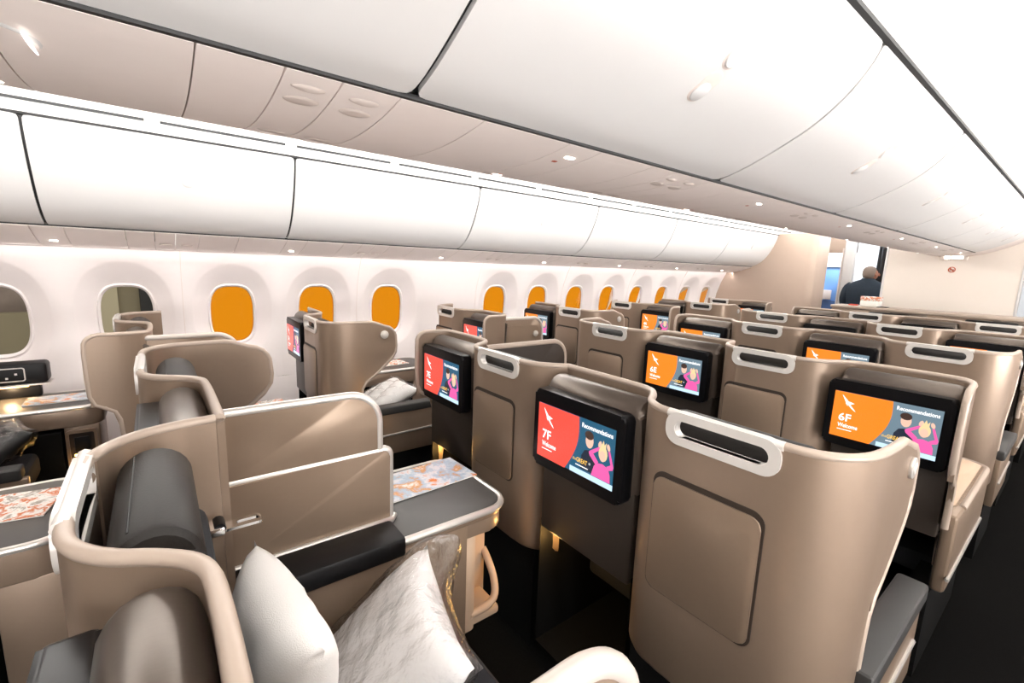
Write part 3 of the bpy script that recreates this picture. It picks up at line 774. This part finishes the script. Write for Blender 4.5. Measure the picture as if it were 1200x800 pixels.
YF_ = {8: -1.27, 7: -.12, 6: 1.02, 5: 2.19, 4: 3.35, 3: 4.50, 2: 5.68}
YA_ = {8: -1.25, 7: -.19, 6: .74, 5: 1.93, 4: 2.99, 3: 4.25, 2: 5.24, 1: 6.45}
DX_E, DX_A = -.95, -2.47
LF = {7: 'taupe centre suite with dark headrest, seatbelt and white pillow', 3: 'taupe centre suite by the right aisle, second behind the front console', 2: 'taupe centre suite by the right aisle just behind the front console'}
LE = {8: 'taupe centre suite with a leaflet on its console, aft of the dark headrest', 7: 'taupe centre suite with silver trimmed divider and open magazine on its console',
      3: 'taupe centre suite by the left aisle, second behind the front console', 2: 'taupe centre suite by the left aisle just behind the front console'}
LA = {8: 'taupe window suite with black control unit on its console', 7: 'taupe window suite with tall aisle panel below the second window',
      6: 'taupe window suite with button on its wing and wrapped bedding on the seat', 2: 'taupe window suite second from the beige monument', 1: 'taupe window suite next to the beige monument'}
for r in (8, 7, 6, 5, 4, 3, 2):
    odd = r % 2 == 1; red = r >= 6
    n = str(r+1)
    if r < 8:
        suite('ODD' if odd else 'EVEN', (0, YF_[r], 0), LF.get(r, 'taupe centre suite by the right aisle whose rear screen shows %sF' % n), n+'F', red, aisle_divider=(r == 7), amber=(r == 6), seatbelt=(r == 7))
    suite('ODD_E' if odd else 'EVEN_E', (DX_E, YF_[r]+(.06 if r == 7 else .05), 0), LE.get(r, 'taupe centre suite by the left aisle whose rear screen shows %sE' % n), n+'E', red, inner_divider=(r == 7), aisle_divider=(r == 6), amber=(r == 6))
for r in (8, 7, 6, 5, 4, 3, 2, 1):
    odd = r % 2 == 1; n = str(r+1)
    suite('ODD' if odd else 'EVEN', (DX_A, YA_[r], -.015), LA.get(r, 'taupe window suite whose rear screen shows %sA' % n), n+'A', r >= 5, aisle_divider=odd and r > 3, amber=False)

# ------------------------------------------------------------------ forward end of the cabin
bulk = tag(link('wall_front', box(-.64, .64, YF, YF+.06, 0, 2.35), 'bulk'), 'cream forward bulkhead behind the front seats', kind='structure')
for s in (-1, 1):
    link('edge_trim', box(s*.64-.012, s*.64+.012, YF-.008, YF+.07, 0, 2.3, .004), 'bin', bulk)
# fairing that closes the centre bins against the bulkhead
full = [(x, KZ(x)) for x in [-.262+.524*i/12 for i in range(13)]]+CB+[(.735, 2.34), (-.735, 2.34)]+[(-a, b) for a, b in CB[::-1]]
tag(link('ceiling_front', prism(full, 'y', 7.42, YF+.02), 'psu'), 'warm white fairing between centre bins and bulkhead', kind='structure')
tag(link('ceiling_core', box(-.735, .735, YA, 7.42, 2.235, 2.35), 'ceil'), 'white ceiling above the centre bins', kind='structure')
sgn = empty('seatbelt_sign', (.03, YF, 1.80), 'small lit seatbelt sign high on the cream bulkhead', 'sign')
link('housing', box(-.13, .13, -.03, -.001, .015, .085, .01), 'bulk', sgn)
link('lit_symbol', box(-.085, -.035, -.034, -.029, .03, .07, .004), 'glow', sgn)
link('lit_text', box(-.02, .085, -.034, -.029, .038, .060, .004), 'glow', sgn)
nsm = empty('no_smoking_sign', (.03, YF, 1.70), 'round red no smoking sign on the cream bulkhead', 'sign')
link('ring', ringplate(ell(0, 0, .035, .035, 28), ell(0, 0, .026, .026, 28), 'y', -.006, -.001), 'orange_ic', nsm)
link('slash', prism([(-.026, .018), (-.018, .026), (.026, -.018), (.018, -.026)], 'y', -.006, -.001), 'orange_ic', nsm)
link('cigarette', prism([(-.02, -.005), (.02, -.005), (.02, .004), (-.02, .004)], 'y', -.004, -.001), 'slot', nsm)
# low front console that carries the screens of the first row
fc = empty('front_console', (0, 6.98, 0), 'long beige front console below the cream bulkhead', 'console')
link('body', box(-.92, 1.0, .0, .36, .0, 1.17, .02, 3), 'taupe', fc)
link('top_ledge', box(-.93, 1.01, -.015, .38, 1.165, 1.205, .012, 3), 'rail', fc)
for cx in (-.30, .56):
    b = link('screen', box(cx-.20, cx+.20, -.09, -.005, .88, 1.155, .02, 3), 'bezel', fc)
    link('screen_hood', box(cx+.0, cx+.34, -.075, -.002, .92, 1.165, .02, 3), 'hood', fc)
for s in (-1, 1):
    m_ = tag(link('wall_monument' if s < 0 else 'wall_monument_right', prism([(s*2.80, 7.42), (s*1.44, 7.42), (s*1.38, 7.435), (s*1.335, 7.475), (s*1.32, 7.54), (s*1.32, 7.86), (s*2.80, 7.86)], 'z', 0, 2.16), 'monument'), 'beige monument closing the row of windows', kind='structure')
# galley entry seen through the left doorway
tag(link('door_1', box(-1.30, -1.15, 8.42, 8.52, 0, 2.30, .02), 'bin'), 'white door post of the galley entry', kind='structure')
link('hinge_strip', box(-1.315, -1.295, 8.40, 8.44, 0, 2.0), 'psu_dark', bpy.data.objects['door_1'])
link('door_head', box(-1.9, -1.15, 8.44, 8.52, 1.93, 2.30, .01), 'monument', bpy.data.objects['door_1'])
gal = empty('galley_unit', (-1.85, 8.95, 0), 'blue lit galley unit beyond the white door post', 'galley')
link('upper_locker', box(-.6, .42, 0, .4, 1.72, 2.1, .01), 'bulk', gal)
link('blue_panel', box(-.6, .42, .03, .4, 1.16, 1.72, .01), 'blueg', gal)
link('lower_panel', box(-.6, .42, 0, .4, 0, 1.16, .01), 'blued', gal)
link('latch', box(.15, .30, -.03, 0, 1.18, 1.34, .01), 'psu_dark', gal)
gl = bpy.data.lights.new('galley_lamp', 'POINT'); gl.energy = 20; gl.color = (.75, .87, 1); gl.shadow_soft_size = .1
go = bpy.data.objects.new('galley_lamp', gl); COL.objects.link(go); go.location = (-1.55, 8.7, 2.15)
g2 = bpy.data.lights.new('galley_lamp', 'POINT'); g2.energy = 36; g2.color = (.95, .97, 1); g2.shadow_soft_size = .15
go = bpy.data.objects.new('galley_lamp', g2); COL.objects.link(go); go.location = (-.95, 9.3, 2.3)
tag(link('wall_end', box(-2.8, 2.8, 10.6, 10.66, 0, 2.6), 'whitewall'), 'white wall at the end of the galley', kind='structure')
tag(link('wall_galley_side', box(-2.80, -2.74, 8.1, 10.6, 0, 2.6), 'whitewall'), 'white galley side wall', kind='structure')
tag(link('wall_galley_side_right', box(2.74, 2.80, 8.1, 10.6, 0, 2.6), 'whitewall'), 'white galley side wall', kind='structure')
cur = empty('entry_curtain', (-.86, 8.78, 0), 'black folded curtain hanging beside the bulkhead doorway', 'curtain')
for i in range(4):
    link('fold', roundtop(-.09+.045*i, -.042+.045*i, -.03-.012*(i % 2), .03, 0.0, 2.12, .01), 'black', cur)

# the man standing in the galley entry, his back turned
def loft(rings, cap=True, n=20):
    V = []; F = []
    for (x, y, z, a, b, rot) in rings:
        c, s = math.cos(rot), math.sin(rot)
        for i in range(n):
            t = 2*math.pi*i/n; u, v = a*math.copysign(abs(math.cos(t))**.85, math.cos(t)), b*math.copysign(abs(math.sin(t))**.85, math.sin(t))
            V.append((x+u*c-v*s, y+u*s+v*c, z))
    for k in range(len(rings)-1):
        for i in range(n): F.append((k*n+i, k*n+(i+1) % n, (k+1)*n+(i+1) % n, (k+1)*n+i))
    if cap: F += [tuple(range(n)), tuple(range((len(rings)-1)*n, len(rings)*n))]
    return mesh(V, F, 70)
man = empty('person', (-.955, 8.42, 0), 'person with short grey hair and navy jacket standing in the galley entry', 'person')
body = bpy.data.meshes.new('body'); sv = [(0, 0, .95), (0, -.01, 1.2), (0, -.02, 1.42), (.01, -.01, 1.49), (.02, .0, 1.56), (.02, .01, 1.62), (.02, .01, 1.68),
      (.19, -.02, 1.42), (.27, .08, 1.20), (.22, .26, 1.14), (-.19, -.02, 1.42), (-.25, .03, 1.16), (-.22, .18, 1.02),
      (.10, 0, .90), (.11, .01, .50), (.11, -.01, .08), (.11, .13, .04), (-.10, 0, .90), (-.11, .01, .50), (-.11, -.01, .08), (-.11, .13, .04)]
se = [(0, 1), (1, 2), (2, 3), (3, 4), (4, 5), (5, 6), (2, 7), (7, 8), (8, 9), (2, 10), (10, 11), (11, 12), (0, 13), (13, 14), (14, 15), (15, 16), (0, 17), (17, 18), (18, 19), (19, 20)]
sr = [.15, .155, .14, .06, .06, .085, .082, .072, .052, .036, .072, .052, .036, .095, .066, .045, .04, .095, .066, .045, .04]
body.from_pydata(sv, se, []); bo = link('body', body, 'skin', man)
md = bo.modifiers.new('Skin', 'SKIN')
for v, r_ in zip(body.skin_vertices[0].data, sr): v.radius = (r_, r_*.8)
body.skin_vertices[0].data[0].use_root = True
bo.modifiers.new('Subdivision', 'SUBSURF').levels = 2; bo.modifiers['Subdivision'].render_levels = 2
jk = link('jacket', loft([(0, 0, .80, .20, .14, 0), (0, 0, 1.0, .20, .145, 0), (0, -.01, 1.25, .222, .15, 0), (0, -.015, 1.38, .235, .145, 0), (.0, -.02, 1.45, .225, .125, 0), (.01, -.015, 1.50, .165, .10, 0), (.015, -.01, 1.535, .085, .085, 0), (.015, -.005, 1.555, .075, .08, 0)]), 'jacket', man)
for s in (1, -1):
    link('sleeve', tube(smooth_path([(s*.17, -.02, 1.44), (s*.24, .0, 1.38), (s*.275, .06, 1.20), (s*.24, .20, 1.13)] if s > 0 else [(-.17, -.02, 1.44), (-.235, -.01, 1.38), (-.26, .02, 1.18), (-.23, .15, 1.04)], 2), .068, 10), 'jacket', man)
link('trousers', loft([(0, 0, .84, .19, .13, 0), (0, 0, .70, .20, .13, 0), (0, 0, .4, .17, .10, 0), (0, 0, .08, .16, .08, 0)]), 'navy', man)
hd = link('hair', loft([(.015, -.03, 1.56, .058, .05, 0), (.015, -.025, 1.60, .074, .078, 0), (.015, -.012, 1.65, .080, .090, 0), (.018, -.004, 1.69, .075, .088, 0), (.02, .0, 1.72, .055, .066, 0), (.02, .0, 1.735, .022, .028, 0)]), 'hair', man)
link('face', loft([(.050, .03, 1.53, .03, .04, 0), (.055, .035, 1.57, .052, .062, 0), (.055, .035, 1.62, .060, .070, 0), (.050, .03, 1.66, .055, .064, 0), (.04, .025, 1.70, .03, .04, 0)]), 'skin', man)
link('nose', loft([(.115, .075, 1.595, .010, .012, 0), (.118, .080, 1.61, .012, .012, 0), (.110, .075, 1.64, .006, .008, 0)]), 'skin', man)
link('ear', loft([(.092, -.012, 1.585, .008, .012, 0), (.098, -.016, 1.61, .010, .019, 0), (.094, -.014, 1.632, .006, .012, 0)]), 'skin', man)

# things on the front ledge
bx = empty('amenity_box', (-.545, 7.14, 1.205), 'cream patterned box on the front console ledge', 'box')
link('box', box(-.10, .10, -.06, .06, 0, .07, .006), 'paper', bx)
link('lid_pattern', box(-.102, .102, -.062, .062, .07, .125, .006), 'mag2', bx)
tag(link('red_card', box(-.76, -.67, 7.06, 7.14, 1.205, 1.222, .004), 'redpaper'), 'small red card lying beside the patterned box', 'card')
tag(link('serving_tray', box(-.46, -.36, 7.05, 7.18, 1.205, 1.213, .004), 'black'), 'flat dark tray edge beside the patterned box', 'tray')

# ------------------------------------------------------------------ outside the two clear windows
ext = tag(link('exterior_wall', box(-4.7, -4.5, -.62, -.30, 0, 3), 'extwall'), 'pale beige wall outside the second window', kind='structure')
tag(link('exterior_wall_olive', box(-4.7, -4.52, -.30, -.14, 0, 3), 'extwall2'), 'olive wall outside the second window', kind='structure')
tag(link('exterior_pillar', box(-4.75, -4.45, -.14, .10, 0, 3, .03), 'extdark'), 'dark pillar outside the second window', kind='structure')
tag(link('exterior_wall_grey', box(-4.7, -4.5, -3.4, -.62, 1.0, 3), 'extgrey'), 'mottled grey wall outside the first window', kind='structure')
tag(link('exterior_ledge', box(-4.7, -4.4, -3.4, -.62, -1.1, 1.0, .02), 'extwall2'), 'olive ledge outside the first window', kind='structure')
tag(link('exterior_ground', box(-12, -3.2, -8, 14, -1.2, -1.1), 'extwall2'), 'ground outside', kind='structure')

# ------------------------------------------------------------------ loose things on and beside the seats
def pillow_mesh(w, h, t, n=22, noise=0., seed=1, scale=1.0, peak=0.):
    rnd = random.Random(seed); V = []; F = []
    ph = [rnd.uniform(0, 6.28) for _ in range(8)]
    for side in (1, -1):
        for i in range(n+1):
            for j in range(n+1):
                u, v = -1+2*i/n, -1+2*j/n
                k = (max(0, 1-u**4)*max(0, 1-v**4))**.55
                pin = 1-.10*(1-abs(v)**2)*abs(u)**3-.0
                pin2 = 1-.10*(1-abs(u)**2)*abs(v)**3
                x, y = u*w/2*pin, v*h/2*pin2
                z = side*t/2*k
                if noise:
                    z += noise*k*(math.sin(9*u+5*v+ph[0])+math.sin(-7*u+11*v+ph[1])+.7*math.sin(17*u-6*v+ph[2])+.6*math.sin(23*v+13*u+ph[3]))*side
                if peak: 
                    d = max(0, v-.45)/.55; y += peak*d*d*math.exp(-((u+.55)/.28)**2)*3; z += side*.004*d
                V.append((x*scale, y*scale, z*scale))
    N = (n+1)**2
    for s in (0, 1):
        for i in range(n):
            for j in range(n):
                a = s*N+i*(n+1)+j; F.append((a, a+1, a+n+2, a+n+1))
    bm = bmesh.new(); vs_ = [bm.verts.new(v) for v in V]
    for f in F: bm.faces.new([vs_[q] for q in f])
    bmesh.ops.remove_doubles(bm, verts=bm.verts, dist=1e-5)
    return from_bm(bm, 80)
def place(o, loc, rx, ry=0., rz=0.):
    o.rotation_mode = 'XYZ'; o.rotation_euler = (R(rx), R(ry), R(rz)); o.location = loc
pl = link('pillow', pillow_mesh(.40, .38, .14, noise=.0015), 'pillow'); place(pl, (.33, .135, .725), 84, 0, 6)
tag(pl, 'plain white pillow standing against the seat under screen 7F', 'pillow')
dv = empty('wrapped_duvet', (.330, .352, .625), 'pale grey bedding wrapped in clear plastic on the dark seat', 'bedding')
dv.rotation_euler = (R(43), 0, R(-15))
link('bedding', pillow_mesh(.43, .41, .14, noise=.0012, seed=3), 'duvet', dv)
link('plastic_wrap', pillow_mesh(.455, .44, .168, n=44, noise=.0028, seed=5, peak=.03), 'film', dv)
# magazines and leaflets
def magazine(loc, w, h, rz, m, label, group=None):
    o = empty('magazine', loc, label, 'magazine', group); o.rotation_euler = (0, 0, R(rz))
    link('cover', box(-w/2, w/2, -h/2, h/2, .004, .006), m, o)
    link('pages', box(-w/2+.002, w/2-.002, -h/2+.002, h/2-.002, 0, .004), 'paper', o)
    return o
magazine((-.225, .735, .7515), .19, .36, 3, 'mag', 'open magazine with landscape print on the grey console beside the divider')
magazine((DX_E+.19, YF_[8]+.05+.78, .751), .20, .28, -10, 'mag2', 'white and orange leaflet on the console aft of the headrest')
magazine((DX_A+.27, YA_[8]+.80, .736), .17, .30, 0, 'mag', 'glossy magazine on the window console below the first window')
magazine((DX_A+.80, YA_[7]+.62, .686), .22, .26, 0, 'mag2', 'folded leaflet on the cream console by the window suite wing')
magazine((DX_A+.26, YA_[6]+.70, .736), .17, .26, 4, 'mag2', 'printed leaflet on the window console in front of the taupe wing')
# bedding on the window seat
b6 = empty('wrapped_bedding', (DX_A+.70, YA_[6]+.47, .60), 'white wrapped bedding lying on the window suite seat', 'bedding')
b6.rotation_euler = (R(24), 0, 0)
link('bedding', pillow_mesh(.36, .40, .12, noise=.004, seed=8), 'pillow', b6)
link('plastic_wrap', pillow_mesh(.39, .43, .135, n=30, noise=.006, seed=9), 'film', b6)
b7 = empty('wrapped_blanket', (.80, YF_[6]+.36, .63), 'plastic wrapped blanket tucked inside the armrest', 'bedding')
b7.rotation_euler = (R(30), 0, 0)
link('blanket', pillow_mesh(.26, .30, .12, noise=.004, seed=11), 'duvet', b7)
link('plastic_wrap', pillow_mesh(.29, .33, .135, n=30, noise=.006, seed=12), 'film', b7)
b8 = empty('amenity_bag', (DX_A+.66, YA_[8]+.60, .63), 'clear plastic bag of dark amenities on the seat by the first window', 'bag')
b8.rotation_euler = (R(35), 0, R(20))
link('contents', pillow_mesh(.26, .26, .10, noise=.004, seed=13), 'greypad', b8)
link('plastic_wrap', pillow_mesh(.30, .30, .12, n=30, noise=.007, seed=14), 'film', b8)
# reading lamp and control unit on the console by the first window
cu = empty('control_unit', (DX_A+.14, YA_[8]+.60, .735), 'black control unit with warm lamp below on the first window console', 'control unit')
link('body', box(-.06, .06, -.14, .14, .085, .20, .02, 3), 'black', cu)
link('trim', ringplate(rrect(-.03, .142, .17, .075, .012), rrect(-.03, .142, .16, .065, .009), 'x', .058, .0625), 'silver', cu)
for k in range(4): link('key', box(.0595, .0618, -.09+.035*k, -.08+.035*k, .12+.02*(k % 2), .13+.02*(k % 2)), 'white_handle', cu)
link('base_rim', box(-.064, .064, -.145, .145, .076, .086, .004), 'silver', cu)
link('stem', box(-.04, .0, -.10, .10, 0, .078, .01), 'black', cu)
link('lamp_lens', box(.01, .05, -.10, .06, .070, .077, .003), 'amberglow', cu)
ll = bpy.data.lights.new('console_lamp', 'POINT'); ll.energy = .8; ll.color = (1, .7, .4); ll.shadow_soft_size = .02
lo = bpy.data.objects.new('console_lamp', ll); COL.objects.link(lo); lo.parent = cu; lo.location = (.06, -.02, .055)
# lit storage niche in the cabinet under the first window console
nx, ny = DX_A+.461, YA_[8]+.885
nr = [o for o in bpy.data.objects if o.name.startswith('business_suite') and o.get('label', '').startswith('taupe window suite with black control')][0]
def niche(name, me, m): return link(name, me, m, nr)
niche('niche_back', box(.4605, .4635, .826, .925, .20, .60), 'darkpanel')
niche('niche_frame', ringplate(rrect(.876, .41, .125, .42, .015), rrect(.876, .41, .10, .39, .01), 'x', .460, .478), 'taupe')
niche('niche_socket', box(.463, .472, .845, .905, .50, .58, .004), 'black')
niche('niche_lamp', box(.463, .469, .84, .87, .475, .487, .002), 'amberglow')
nl = bpy.data.lights.new('niche_lamp', 'POINT'); nl.energy = .25; nl.color = (1, .55, .16); nl.shadow_soft_size = .01
no = bpy.data.objects.new('niche_lamp', nl); COL.objects.link(no); no.parent = nr; no.location = (.49, .86, .44)
